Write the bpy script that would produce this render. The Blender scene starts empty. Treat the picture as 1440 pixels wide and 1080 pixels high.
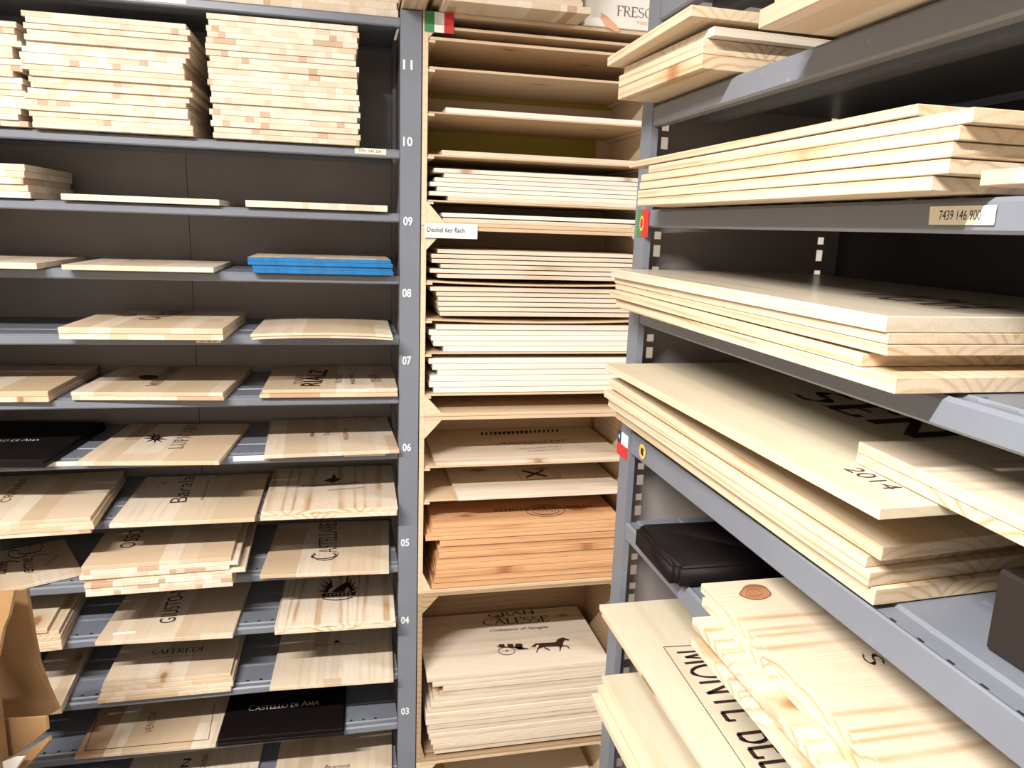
import bpy, bmesh, math, random
from mathutils import Vector, Matrix
random.seed(7)
S = bpy.context.scene
COL = S.collection

# ------------------------------------------------------------------ camera
# world: X right along the left rack, Y away from the camera, Z up; z = 0 is the eye level (1.75 m above the floor)
F = 1056.92
yaw, pit, rol = 0.22342147, 0.20564629, -0.03493081
cy, sy = math.cos(yaw), math.sin(yaw)
fw = Vector((sy*math.cos(pit), cy*math.cos(pit), -math.sin(pit)))
rt = Vector((cy, -sy, 0.0)); dn = fw.cross(rt)
R3 = math.cos(rol)*rt + math.sin(rol)*dn
D3 = -math.sin(rol)*rt + math.cos(rol)*dn
cd = bpy.data.cameras.new('camera'); cam = bpy.data.objects.new('camera', cd); COL.objects.link(cam)
m = Matrix.Identity(4)
for i in range(3):
    m[i][0] = R3[i]; m[i][1] = -D3[i]; m[i][2] = -fw[i]
cam.matrix_world = m
cd.sensor_width = 36; cd.lens = F/1440*36; cd.clip_start = 0.02
S.camera = cam

# ------------------------------------------------------------------ exposure, world, lamps
vs = S.view_settings
vs.view_transform = 'Standard'; vs.look = 'None'; vs.gamma = 1.0; vs.use_curve_mapping = False
vs.exposure = 0.82
W = bpy.data.worlds.new('world'); S.world = W; W.use_nodes = True
W.node_tree.nodes['Background'].inputs[0].default_value = (1.0, 0.96, 0.92, 1)
W.node_tree.nodes['Background'].inputs[1].default_value = 0.0
FLOOR = -1.75; CEIL = 1.12
def area(name, loc, sx, sy_, power, col=(1.0, 0.97, 0.95), rot=(0, 0, 0)):
    l = bpy.data.lights.new(name, 'AREA'); l.shape = 'RECTANGLE'; l.size = sx; l.size_y = sy_
    l.energy = power; l.color = col
    o = bpy.data.objects.new(name, l); COL.objects.link(o); o.location = loc; o.rotation_euler = rot
    return o
LAMPS = [(-0.95, -0.05, 1.1, 0.06, 92.0), (-0.3, -1.9, 1.2, 0.06, 3.0), (1.9, 0.9, 0.07, 1.0, 25.0)]  # first tube hangs over the aisle; the other two are added fill lamps
for (lx, ly, sx, sy2, pw) in LAMPS:
    area('ceiling_or_fill_glow', (lx, ly, CEIL-0.09), sx, sy2, pw)

# ------------------------------------------------------------------ helpers
def ray(x, y):
    a, b = (x-720)/F, (y-540)/F
    return R3*a + D3*b + fw
def atX(x, y, X): d = ray(x, y); return d*(X/d.x)
def atY(x, y, Y): d = ray(x, y); return d*(Y/d.y)
def atZ(x, y, Z): d = ray(x, y); return d*(Z/d.z)

def link(name, me, mat=None, parent=None):
    o = bpy.data.objects.new(name, me); COL.objects.link(o)
    if mat is not None:
        for mm in (mat if isinstance(mat, (list, tuple)) else [mat]): me.materials.append(mm)
    if parent is not None: o.parent = parent
    return o
def tag(o, label=None, cat=None, group=None, kind=None):
    if label: o['label'] = label
    if cat: o['category'] = cat
    if group: o['group'] = group
    if kind: o['kind'] = kind
    return o
def empty(name, loc, rz=0):
    o = bpy.data.objects.new(name, None); COL.objects.link(o); o.location = loc; o.rotation_euler = (0, 0, rz)
    o.empty_display_size = 0.05
    return o
def bm_box(bm, x0, x1, y0, y1, z0, z1):
    v = [bm.verts.new(p) for p in ((x0,y0,z0),(x1,y0,z0),(x1,y1,z0),(x0,y1,z0),(x0,y0,z1),(x1,y0,z1),(x1,y1,z1),(x0,y1,z1))]
    for f in ((0,3,2,1),(4,5,6,7),(0,1,5,4),(1,2,6,5),(2,3,7,6),(3,0,4,7)): bm.faces.new([v[i] for i in f])
def to_mesh(bm, name, smooth=False):
    bmesh.ops.recalc_face_normals(bm, faces=bm.faces)
    me = bpy.data.meshes.new(name); bm.to_mesh(me); bm.free()
    if smooth:
        for p in me.polygons: p.use_smooth = True
    return me
def box(name, x0, x1, y0, y1, z0, z1, mat, parent=None, bev=0.0):
    bm = bmesh.new(); bm_box(bm, x0, x1, y0, y1, z0, z1)
    if bev: bmesh.ops.bevel(bm, geom=list(bm.edges), offset=bev, segments=1, affect='EDGES')
    return link(name, to_mesh(bm, name), mat, parent)
def prism(name, pts, thick, mat, parent=None):
    """polygon given by world points, extruded by the vector thick"""
    bm = bmesh.new(); a = [bm.verts.new(p) for p in pts]; b = [bm.verts.new(Vector(p)+thick) for p in pts]
    bm.faces.new(a); bm.faces.new(b[::-1]); n = len(a)
    for i in range(n): bm.faces.new((a[i], b[i], b[(i+1) % n], a[(i+1) % n]))
    return link(name, to_mesh(bm, name), mat, parent)

# ------------------------------------------------------------------ materials
def new_mat(name, col, rough=0.5, metal=0.0, spec=0.5):
    mt = bpy.data.materials.new(name); mt.use_nodes = True
    b = mt.node_tree.nodes['Principled BSDF']
    b.inputs['Base Color'].default_value = (*col, 1); b.inputs['Roughness'].default_value = rough
    b.inputs['Metallic'].default_value = metal; b.inputs['Specular IOR Level'].default_value = spec
    return mt
class NT:
    def __init__(s, mt): s.t = mt.node_tree; s.b = s.t.nodes['Principled BSDF']
    def n(s, typ, **kw):
        nd = s.t.nodes.new(typ)
        for k, v in kw.items(): setattr(nd, k, v)
        return nd
    def l(s, a, b): s.t.links.new(a, b)
    def put(s, sock, v):
        if hasattr(v, 'is_linked'): s.l(v, sock)
        else: sock.default_value = v
    def math(s, op, a, b=None, c=None):
        nd = s.n('ShaderNodeMath', operation=op)
        for i, v in enumerate((a, b, c)):
            if v is not None: s.put(nd.inputs[i], v)
        return nd.outputs[0]
    def vmath(s, op, a, b):
        nd = s.n('ShaderNodeVectorMath', operation=op)
        s.put(nd.inputs[0], a); s.put(nd.inputs[1], b)
        return nd.outputs[0]
    def mix(s, fac, a, b, mode='MIX'):
        nd = s.n('ShaderNodeMix', data_type='RGBA', blend_type=mode)
        s.put(nd.inputs[0], fac)
        for i, v in ((6, a), (7, b)):
            if hasattr(v, 'is_linked'): s.l(v, nd.inputs[i])
            else: nd.inputs[i].default_value = (*v, 1)
        return nd.outputs[2]
    def ramp(s, fac, pts):
        nd = s.n('ShaderNodeValToRGB'); s.l(fac, nd.inputs[0]); e = nd.color_ramp.elements
        while len(e) < len(pts): e.new(0.5)
        for q, (p, c) in zip(e, pts): q.position = p; q.color = (c, c, c, 1)
        return nd.outputs[0]
def wood(name, base, dark, axis='Y', stave=0.0, stave_amt=0.3, blotch=0.0, ring=55.0, ring_amt=0.35, knots=0.5, finger=0.28, rough=0.55, grey=0.0, wav=11.0, ksize=1.0):
    """solid 3-D wood: annual rings round a far axis along the grain, optional glued staves, knots"""
    base = (base[0], base[1]*1.055, base[2]*1.16); dark = (dark[0], dark[1]*1.09, dark[2]*1.12)
    mt = new_mat(name, base, rough, spec=0.3); t = NT(mt)
    tc = t.n('ShaderNodeTexCoord'); oi = t.n('ShaderNodeObjectInfo'); rnd = oi.outputs['Random']
    sep = t.n('ShaderNodeSeparateXYZ'); t.l(tc.outputs['Object'], sep.inputs[0])
    if axis == 'Y': u, v, w = sep.outputs[0], sep.outputs[1], sep.outputs[2]
    else: u, v, w = sep.outputs[1], sep.outputs[0], sep.outputs[2]
    r10 = t.math('MULTIPLY', rnd, 37.0)
    h2 = 0.5
    if stave:
        uu = t.math('DIVIDE', t.math('ADD', t.math('ADD', u, r10), t.math('MULTIPLY', t.math('SINE', t.math('MULTIPLY', t.math('ADD', u, rnd), 1.9/stave)), stave*.42)), stave)
        idx = t.math('FLOOR', uu)
        wn = t.n('ShaderNodeTexWhiteNoise', noise_dimensions='2D')
        cx = t.n('ShaderNodeCombineXYZ'); t.l(idx, cx.inputs[0]); t.l(r10, cx.inputs[1]); t.l(cx.outputs[0], wn.inputs['Vector'])
        h1 = wn.outputs['Value']
        vv = t.math('DIVIDE', t.math('ADD', v, t.math('MULTIPLY', h1, 3.0)), finger)
        idv = t.math('FLOOR', vv)
        wn2 = t.n('ShaderNodeTexWhiteNoise', noise_dimensions='3D')
        cx2 = t.n('ShaderNodeCombineXYZ'); t.l(idx, cx2.inputs[0]); t.l(idv, cx2.inputs[1]); t.l(r10, cx2.inputs[2]); t.l(cx2.outputs[0], wn2.inputs['Vector'])
        h2 = wn2.outputs['Value']
        hoff = t.math('MULTIPLY', h2, 9.0)
    else:
        hoff = 0.0
    # ring coordinates
    cu = t.math('ADD', t.math('ADD', u, t.math('MULTIPLY', rnd, 0.31)), hoff)
    cw = t.math('ADD', t.math('ADD', w, 0.045), t.math('MULTIPLY', rnd, 0.03))
    cvec = t.n('ShaderNodeCombineXYZ')
    cuw = t.math('SUBTRACT', t.math('PINGPONG', t.math('ADD', cu, 0.3), 0.09), 0.02)
    t.l(cuw, cvec.inputs[0]); t.l(t.math('MULTIPLY', t.math('ADD', v, r10), 0.10), cvec.inputs[1]); t.l(cw, cvec.inputs[2])
    nz = t.n('ShaderNodeTexNoise'); nz.inputs['Scale'].default_value = 14.0; nz.inputs['Detail'].default_value = 2.0
    t.l(cvec.outputs[0], nz.inputs['Vector'])
    cc = t.vmath('ADD', cvec.outputs[0], t.vmath('SCALE', nz.outputs['Color'], None) if False else cvec.outputs[0])
    sepc = t.n('ShaderNodeSeparateXYZ'); t.l(cvec.outputs[0], sepc.inputs[0])
    dist = t.math('SQRT', t.math('ADD', t.math('POWER', sepc.outputs[0], 2.0), t.math('POWER', sepc.outputs[2], 2.0)))
    ph = t.math('ADD', t.math('MULTIPLY', dist, ring*6.2832), t.math('MULTIPLY', nz.outputs['Fac'], wav))
    rg = t.math('POWER', t.math('ADD', t.math('MULTIPLY', t.math('SINE', ph), 0.5), 0.5), 3.4)
    # large-scale fading of the rings
    nf = t.n('ShaderNodeTexNoise'); nf.inputs['Scale'].default_value = 9.0; nf.inputs['Detail'].default_value = 1.0
    t.l(t.vmath('ADD', tc.outputs['Object'], r10), nf.inputs['Vector'])
    fade = t.ramp(nf.outputs['Fac'], [(0.3, 0.25), (0.7, 1.0)])
    col = t.mix(t.math('MULTIPLY', t.math('MULTIPLY', rg, fade), ring_amt), base, dark)
    # fine fibre
    sc = t.n('ShaderNodeCombineXYZ'); t.l(t.math('MULTIPLY', t.math('ADD', u, hoff), 420.0), sc.inputs[0]); t.l(t.math('MULTIPLY', v, 14.0), sc.inputs[1]); t.l(t.math('MULTIPLY', t.math('ADD', w, rnd), 420.0), sc.inputs[2])
    fn = t.n('ShaderNodeTexNoise'); fn.inputs['Scale'].default_value = 1.0; fn.inputs['Detail'].default_value = 1.0
    t.l(sc.outputs[0], fn.inputs['Vector'])
    col = t.mix(t.math('MULTIPLY', t.ramp(fn.outputs['Fac'], [(0.35, 0), (0.75, 1)]), 0.22), col, dark)
    if stave:
        tone = t.ramp(h2, [(0.25, 0.0), (1.0, 1.0)])
        tan = tuple(a*0.30+b*0.70 for a, b in zip(base, dark))
        col = t.mix(t.math('MULTIPLY', tone, stave_amt), col, tan)
        red = t.math('GREATER_THAN', t.math('FRACT', t.math('MULTIPLY', h2, 17.31)), 1.0-blotch)
        col = t.mix(t.math('MULTIPLY', red, 0.7), col, (dark[0]*0.9, dark[1]*0.75, dark[2]*0.8))
    # knots
    if knots > 0:
        kv = t.n('ShaderNodeCombineXYZ')
        t.l(t.math('MULTIPLY', t.math('ADD', u, t.math('MULTIPLY', rnd, 13.0)), 9.0), kv.inputs[0]); t.l(t.math('MULTIPLY', t.math('ADD', v, r10), 4.2), kv.inputs[1]); t.l(t.math('MULTIPLY', w, 5.0), kv.inputs[2])
        vo = t.n('ShaderNodeTexVoronoi', voronoi_dimensions='2D'); vo.inputs['Scale'].default_value = 1.0; t.l(kv.outputs[0], vo.inputs['Vector'])
        sp = t.n('ShaderNodeSeparateColor'); t.l(vo.outputs['Color'], sp.inputs[0])
        thr = t.math('MULTIPLY', t.math('GREATER_THAN', sp.outputs[0], 1.0-knots*0.28), t.math('ADD', t.math('MULTIPLY', sp.outputs[1], 0.07*ksize), 0.035*ksize))
        kd = t.math('DIVIDE', vo.outputs['Distance'], t.math('MAXIMUM', thr, 0.0001))
        core = t.ramp(kd, [(0.55, 1.0), (1.0, 0.0)])
        halo = t.ramp(t.math('MULTIPLY', kd, 0.4), [(0.3, 0.6), (0.95, 0.0)])
        col = t.mix(halo, col, dark)
        col = t.mix(t.math('MULTIPLY', core, 0.85), col, (dark[0]*0.62, dark[1]*0.42, dark[2]*0.36))
    # per-board tone
    wnr = t.n('ShaderNodeTexWhiteNoise', noise_dimensions='1D'); t.l(r10, wnr.inputs['W'])
    col = t.mix(t.math('MULTIPLY', wnr.outputs['Value'], 0.22), col, dark)
    if grey: col = t.mix(grey, col, (0.42, 0.36, 0.30))
    t.l(col, t.b.inputs['Base Color'])
    bp = t.n('ShaderNodeBump'); bp.inputs['Strength'].default_value = 0.12; bp.inputs['Distance'].default_value = 0.001
    t.l(fn.outputs['Fac'], bp.inputs['Height']); t.l(bp.outputs[0], t.b.inputs['Normal'])
    return mt
PALE = (0.80, 0.655, 0.475); PDARK = (0.53, 0.325, 0.165)
M = {}
M['stave'] = wood('glued_pine', PALE, PDARK, 'Y', stave=0.048, stave_amt=0.95, blotch=0.025, ring=70, ring_amt=0.28, knots=0.25, finger=0.33)
M['block'] = wood('finger_jointed_pine', (0.84, 0.72, 0.55), PDARK, 'Y', stave=0.027, stave_amt=0.75, blotch=0.06, ring=90, ring_amt=0.2, knots=0.1, finger=0.2)
M['wide'] = wood('wide_stave_pine', PALE, PDARK, 'Y', stave=0.07, stave_amt=1.0, blotch=0.03, ring=60, ring_amt=0.4, knots=0.3, finger=0.9)
M['pineY'] = wood('pine_grain_deep', PALE, (0.48, 0.26, 0.11), 'Y', ring=75, ring_amt=1.0, knots=0.5)
M['pineX'] = wood('pine_grain_across', (0.80, 0.66, 0.49), PDARK, 'X', ring=60, ring_amt=0.5, knots=0.9, ksize=1.5)
M['pineS'] = wood('knotty_pine_across', (0.72, 0.58, 0.40), (0.42, 0.23, 0.10), 'X', ring=75, ring_amt=0.85, knots=0.8, wav=7.0, ksize=1.4)
M['pineL'] = wood('pine_grain_long', (0.73, 0.575, 0.385), (0.50, 0.28, 0.12), 'Y', ring=95, ring_amt=0.9, knots=0.4, ksize=1.4)
M['pineP'] = wood('poplar_pale', (0.72, 0.60, 0.41), (0.58, 0.42, 0.24), 'Y', ring=40, ring_amt=0.55, knots=0.1)
M['gloss'] = wood('varnished_board', (0.74, 0.62, 0.45), (0.50, 0.36, 0.2), 'Y', ring=60, ring_amt=0.5, knots=0.1, rough=0.22)
M['white'] = wood('bleached_pine', (0.86, 0.76, 0.62), (0.64, 0.46, 0.30), 'X', ring=40, ring_amt=0.15, knots=0.5)
M['orange'] = wood('aged_orange_pine', (0.78, 0.43, 0.20), (0.45, 0.19, 0.07), 'X', ring=50, ring_amt=0.5, knots=1.3, ksize=1.9)
M['crate'] = wood('crate_pine', (0.78, 0.60, 0.38), PDARK, 'Y', ring=50, ring_amt=0.3, knots=0.3)
M['crateX'] = wood('crate_slat', (0.70, 0.50, 0.30), PDARK, 'X', ring=50, ring_amt=0.35, knots=0.6)
M['cratedark'] = wood('weathered_crate', (0.48, 0.32, 0.17), (0.22, 0.11, 0.05), 'X', ring=60, ring_amt=0.6, knots=0.6)
M['print'] = new_mat('burnt_print', (0.035, 0.012, 0.008), 0.7)
M['printsoft'] = new_mat('faint_brown_print', (0.20, 0.085, 0.045), 0.7)
M['silver'] = new_mat('silver_print', (0.8, 0.78, 0.72), 0.4)
M['white_paint'] = new_mat('white_stencil_paint', (0.85, 0.86, 0.86), 0.6)
M['paper'] = new_mat('label_paper', (0.9, 0.87, 0.8), 0.6)
M['tape'] = new_mat('cream_label_tape', (0.85, 0.78, 0.6), 0.5)
M['ink'] = new_mat('label_ink', (0.02, 0.02, 0.03), 0.6)
M['hole'] = new_mat('dark_inside', (0.01, 0.008, 0.007), 0.9)
M['black'] = new_mat('black_lacquer_wood', (0.006, 0.003, 0.003), 0.6, spec=0.2)
M['brownblack'] = new_mat('dark_stained_wood', (0.016, 0.010, 0.007), 0.6)
M['green'] = new_mat('flag_green', (0.05, 0.25, 0.08), 0.6)
M['white_f'] = new_mat('flag_white', (0.85, 0.85, 0.82), 0.6)
M['red'] = new_mat('flag_red', (0.6, 0.03, 0.025), 0.6)
M['navy'] = new_mat('flag_blue', (0.015, 0.03, 0.12), 0.6)
M['gold'] = new_mat('flag_gold', (0.75, 0.5, 0.12), 0.6)
M['yellow'] = new_mat('olive_yellow_board', (0.34, 0.26, 0.02), 0.45)
M['carton'] = new_mat('white_carton', (0.88, 0.84, 0.76), 0.5)
M['peach'] = new_mat('peach_print', (0.80, 0.42, 0.25), 0.6)
def steel(name, col, rough=0.38):
    mt = new_mat(name, col, rough, 0.0, 0.5); t = NT(mt)
    tc = t.n('ShaderNodeTexCoord'); nz = t.n('ShaderNodeTexNoise'); nz.inputs['Scale'].default_value = 7; nz.inputs['Detail'].default_value = 4
    t.l(tc.outputs['Object'], nz.inputs['Vector'])
    c = t.mix(t.ramp(nz.outputs['Fac'], [(0.35, 0), (0.75, 0.5)]), col, tuple(x*0.78 for x in col))
    n2 = t.n('ShaderNodeTexNoise'); n2.inputs['Scale'].default_value = 60; n2.inputs['Detail'].default_value = 3; t.l(tc.outputs['Object'], n2.inputs['Vector'])
    c = t.mix(t.ramp(n2.outputs['Fac'], [(0.68, 0), (0.74, 0.35)]), c, tuple(min(1, x*1.8) for x in col))
    t.l(c, t.b.inputs['Base Color'])
    return mt
M['steel'] = steel('blue_grey_painted_steel', (0.192, 0.208, 0.242))
M['steelback'] = steel('grey_steel_back', (0.30, 0.262, 0.248), 0.5)
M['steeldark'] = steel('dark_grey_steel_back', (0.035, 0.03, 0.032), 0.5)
def blue_edge():
    mt = new_mat('blue_painted_edge', (0.0, 0.13, 0.52), 0.5); t = NT(mt)
    tc = t.n('ShaderNodeTexCoord'); nz = t.n('ShaderNodeTexNoise'); nz.inputs['Scale'].default_value = 45; nz.inputs['Detail'].default_value = 5
    t.l(tc.outputs['Object'], nz.inputs['Vector'])
    t.l(t.mix(t.ramp(nz.outputs['Fac'], [(0.45, 0), (0.8, 1)]), (0.0, 0.165, 0.43), (0.0, 0.10, 0.27)), t.b.inputs['Base Color'])
    return mt
M['blue'] = blue_edge()
def cardboard():
    mt = new_mat('brown_cardboard', (0.55, 0.35, 0.17), 0.8); t = NT(mt)
    tc = t.n('ShaderNodeTexCoord'); nz = t.n('ShaderNodeTexNoise'); nz.inputs['Scale'].default_value = 12; nz.inputs['Detail'].default_value = 6
    t.l(tc.outputs['Object'], nz.inputs['Vector'])
    t.l(t.mix(nz.outputs['Fac'], (0.42, 0.25, 0.11), (0.30, 0.165, 0.065)), t.b.inputs['Base Color'])
    return mt
M['card'] = cardboard()
def plain_noise(name, a, b, sc, rough=0.8):
    mt = new_mat(name, a, rough); t = NT(mt)
    tc = t.n('ShaderNodeTexCoord'); nz = t.n('ShaderNodeTexNoise'); nz.inputs['Scale'].default_value = sc; nz.inputs['Detail'].default_value = 5
    t.l(tc.outputs['Object'], nz.inputs['Vector']); t.l(t.mix(nz.outputs['Fac'], a, b), t.b.inputs['Base Color'])
    return mt
M['wall'] = plain_noise('white_plaster', (0.62, 0.57, 0.50), (0.56, 0.51, 0.45), 3)
M['ceil'] = plain_noise('ceiling_paint', (0.82, 0.80, 0.76), (0.78, 0.75, 0.70), 2)
M['floor'] = plain_noise('grey_concrete', (0.38, 0.35, 0.32), (0.30, 0.28, 0.26), 6)
def emis(name, col, st):
    mt = bpy.data.materials.new(name); mt.use_nodes = True; nt = mt.node_tree
    b = nt.nodes['Principled BSDF']; b.inputs['Emission Color'].default_value = (*col, 1); b.inputs['Emission Strength'].default_value = st
    return mt
M['tube'] = emis('lamp_tube', (1.0, 0.97, 0.93), 6.0)

# ------------------------------------------------------------------ room
RX0, RX1, RY0, RY1 = -2.6, 2.9, -2.6, 2.42
tag(box('floor', RX0, RX1, RY0, RY1, FLOOR-0.1, FLOOR, M['floor']), kind='structure')
tag(box('ceiling', RX0, RX1, RY0, RY1, CEIL, CEIL+0.1, M['ceil']), kind='structure')
tag(box('wall_back', RX0-.1, RX1+.1, RY1, RY1+0.1, FLOOR-.1, CEIL+.1, M['wall']), kind='structure')
tag(box('wall_front', RX0-.1, RX1+.1, RY0-0.1, RY0, FLOOR-.1, CEIL+.1, M['wall']), kind='structure')
tag(box('wall_left', RX0-0.1, RX0, RY0, RY1, FLOOR-.1, CEIL+.1, M['wall']), kind='structure')
tag(box('wall_right', RX1, RX1+0.1, RY0, RY1, FLOOR-.1, CEIL+.1, M['wall']), kind='structure')
for i, (lx, ly, sx, sy2, pw) in enumerate(LAMPS):
    t_ = empty('ceiling_or_fill_light', (lx, ly, CEIL))  # second and third fittings are additions that carry the fill light
    tag(t_, ['white tube light fitting on the ceiling above the aisle', 'added fill tube light on the ceiling behind the viewer', 'added tube light brightening the wall behind the right rack'][i], 'ceiling light')
    box('housing', -sx/2-.04, sx/2+.04, -sy2/2-.03, sy2/2+.03, -0.045, 0.0, M['white_paint'], t_, 0.004)
    bm = bmesh.new()
    L_ = max(sx, sy2)
    bmesh.ops.create_cone(bm, cap_ends=True, segments=16, radius1=0.013, radius2=0.013, depth=L_)
    bmesh.ops.rotate(bm, verts=bm.verts, cent=(0,0,0), matrix=Matrix.Rotation(math.pi/2, 3, 'Y' if sx > sy2 else 'X'))
    bmesh.ops.translate(bm, verts=bm.verts, vec=(0, 0, -0.06))
    link('tube', to_mesh(bm, 'tube'), M['tube'], t_)

# ------------------------------------------------------------------ boards
def board_mesh(w, d, t, bev=0.0007, warp=0.0, name='board'):
    """local x = width, y = depth (front is -y), z = thickness (bottom at 0)"""
    bm = bmesh.new()
    n = 10 if warp else 1
    bm_box(bm, -w/2, w/2, -d/2, d/2, 0, t)
    bmesh.ops.bevel(bm, geom=list(bm.edges), offset=min(bev, t*0.2), segments=1, affect='EDGES')
    if warp:
        for k in range(1, 12):
            x = -w/2 + w*k/12
            bmesh.ops.bisect_plane(bm, geom=list(bm.verts)+list(bm.edges)+list(bm.faces), plane_co=(x, 0, 0), plane_no=(1, 0, 0))
        for v in bm.verts: v.co.z += warp*(1-(2*v.co.x/w)**2)
    return to_mesh(bm, name)
def put_board(x, y, z, w, d, t, rz, mat, label, group=None, cat='board', tx=0.0, ty=0.0, warp=0.0, name='wooden_board'):
    """x,y = centre of the board, z = underside; the mesh is centred so that textures differ per board"""
    me = board_mesh(w, d, t, warp=warp, name=name)
    o = link(name, me, mat)
    o.matrix_world = Matrix.Translation((x, y, z)) @ Matrix.Rotation(rz, 4, 'Z') @ Matrix.Rotation(tx, 4, 'X') @ Matrix.Rotation(ty, 4, 'Y')
    tag(o, label, cat, group)
    if isinstance(mat, (list, tuple)) and len(mat) == 2:
        for p in me.polygons: p.material_index = 0 if abs(p.normal.z) > 0.9 else 1
    return o
ORD = ['top', 'second', 'third', 'fourth', 'fifth', 'sixth', 'seventh', 'eighth', 'ninth', 'tenth', 'eleventh', 'twelfth', 'thirteenth', 'fourteenth', 'fifteenth', 'sixteenth', 'seventeenth', 'eighteenth', 'nineteenth', 'twentieth', 'twenty-first', 'twenty-second']
def lab(i, n, desc, one='board'):
    if n == 1: return desc
    if i == 0: return '%s, topmost one' % desc
    if i == n-1: return '%s, lowest one' % desc
    return '%s, %s from the top' % (desc, ORD[i])
GAP = 0.0004

def text_mesh(s, shear=0.0, bold=0.0):
    c = bpy.data.curves.new('t', 'FONT'); c.body = s; c.shear = shear; c.offset = bold; c.resolution_u = 3
    o = bpy.data.objects.new('t', c); COL.objects.link(o)
    bpy.context.view_layer.update()
    me = bpy.data.meshes.new_from_object(o.evaluated_get(bpy.context.evaluated_depsgraph_get()))
    bpy.data.objects.remove(o); bpy.data.curves.remove(c)
    return me
def arc(cx, cy_, rx, ry, a0, a1, n=14):
    return [(cx+rx*math.cos(math.radians(a0+(a1-a0)*i/n)), cy_+ry*math.sin(math.radians(a0+(a1-a0)*i/n))) for i in range(n+1)]
# roman capitals as pen strokes: (advance, strokes, serif spots)
RG = {
 'A': (.78, [[(.04,0),(.38,1)],[(.38,1),(.74,0)],[(.17,.36),(.6,.36)]], [(.04,0),(.74,0)]),
 'B': (.64, [[(.14,0),(.14,1)],[(.14,1),(.34,1)]+arc(.34,.76,.2,.24,90,-90)+[(.14,.52)],[(.34,.52)]+arc(.36,.26,.24,.26,90,-90)+[(.14,0)]], [(.08,0),(.08,1)]),
 'C': (.80, [arc(.44,.5,.38,.5,48,312,22)], [(.70,.87)]),
 'D': (.84, [[(.14,0),(.14,1)],[(.14,1),(.34,1)]+arc(.34,.5,.42,.5,90,-90,18)+[(.14,0)]], [(.08,0),(.08,1)]),
 'E': (.60, [[(.14,0),(.14,1)],[(.14,1),(.54,1)],[(.14,.53),(.46,.53)],[(.14,0),(.56,0)],[(.54,1),(.54,.86)],[(.56,0),(.57,.15)]], [(.08,0),(.08,1)]),
 'F': (.56, [[(.14,0),(.14,1)],[(.14,1),(.54,1)],[(.14,.53),(.46,.53)],[(.54,1),(.54,.86)]], [(.14,0),(.08,1)]),
 'G': (.84, [arc(.44,.5,.38,.5,48,305,22),[(.70,.0),(.70,.42)]], [(.70,.42),(.70,.87)]),
 'I': (.30, [[(.15,0),(.15,1)]], [(.15,0),(.15,1)]),
 'L': (.58, [[(.14,0),(.14,1)],[(.14,0),(.54,0)],[(.54,0),(.56,.18)]], [(.08,0),(.14,1)]),
 'M': (.94, [[(.12,0),(.16,1)],[(.16,1),(.47,.12)],[(.47,.12),(.78,1)],[(.78,1),(.84,0)]], [(.12,0),(.84,0),(.12,1),(.82,1)]),
 'N': (.86, [[(.14,0),(.14,1)],[(.14,1),(.74,0)],[(.74,0),(.74,1)]], [(.14,0),(.09,1),(.74,1)]),
 'O': (.88, [arc(.44,.5,.38,.5,0,360,30)], []),
 'P': (.60, [[(.14,0),(.14,1)],[(.14,1),(.34,1)]+arc(.34,.73,.22,.27,90,-90)+[(.14,.46)]], [(.14,0),(.08,1)]),
 'R': (.68, [[(.14,0),(.14,1)],[(.14,1),(.34,1)]+arc(.34,.74,.2,.26,90,-90)+[(.14,.48)],[(.32,.48),(.64,0)]], [(.14,0),(.08,1),(.66,0)]),
 'S': (.58, [arc(.29,.75,.21,.25,50,250,14)+arc(.29,.26,.23,.26,80,-130,14)], [(.44,.9),(.1,.1)]),
 'T': (.70, [[(.35,0),(.35,1)],[(.04,1),(.66,1)],[(.04,1),(.04,.86)],[(.66,1),(.66,.86)]], [(.35,0)]),
 'U': (.80, [[(.14,1),(.14,.3)]+arc(.4,.3,.26,.3,180,360,14)+[(.66,1)]], [(.14,1),(.66,1)]),
 'V': (.76, [[(.04,1),(.38,0)],[(.38,0),(.72,1)]], [(.04,1),(.72,1)]),
 'Z': (.66, [[(.06,1),(.58,1)],[(.58,1),(.06,0)],[(.06,0),(.6,0)]], []),
 'W': (1.08, [[(.04,1),(.30,0)],[(.30,0),(.54,.9)],[(.54,.9),(.78,0)],[(.78,0),(1.04,1)]], [(.04,1),(1.04,1)]),
 ' ': (.38, [], []),
 '\u00d1': (.86, [[(.14,0),(.14,1)],[(.14,1),(.74,0)],[(.74,0),(.74,1)],[(.26,1.12),(.38,1.2),(.5,1.13),(.62,1.2)]], [(.14,0),(.09,1),(.74,1)]),
}
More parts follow.
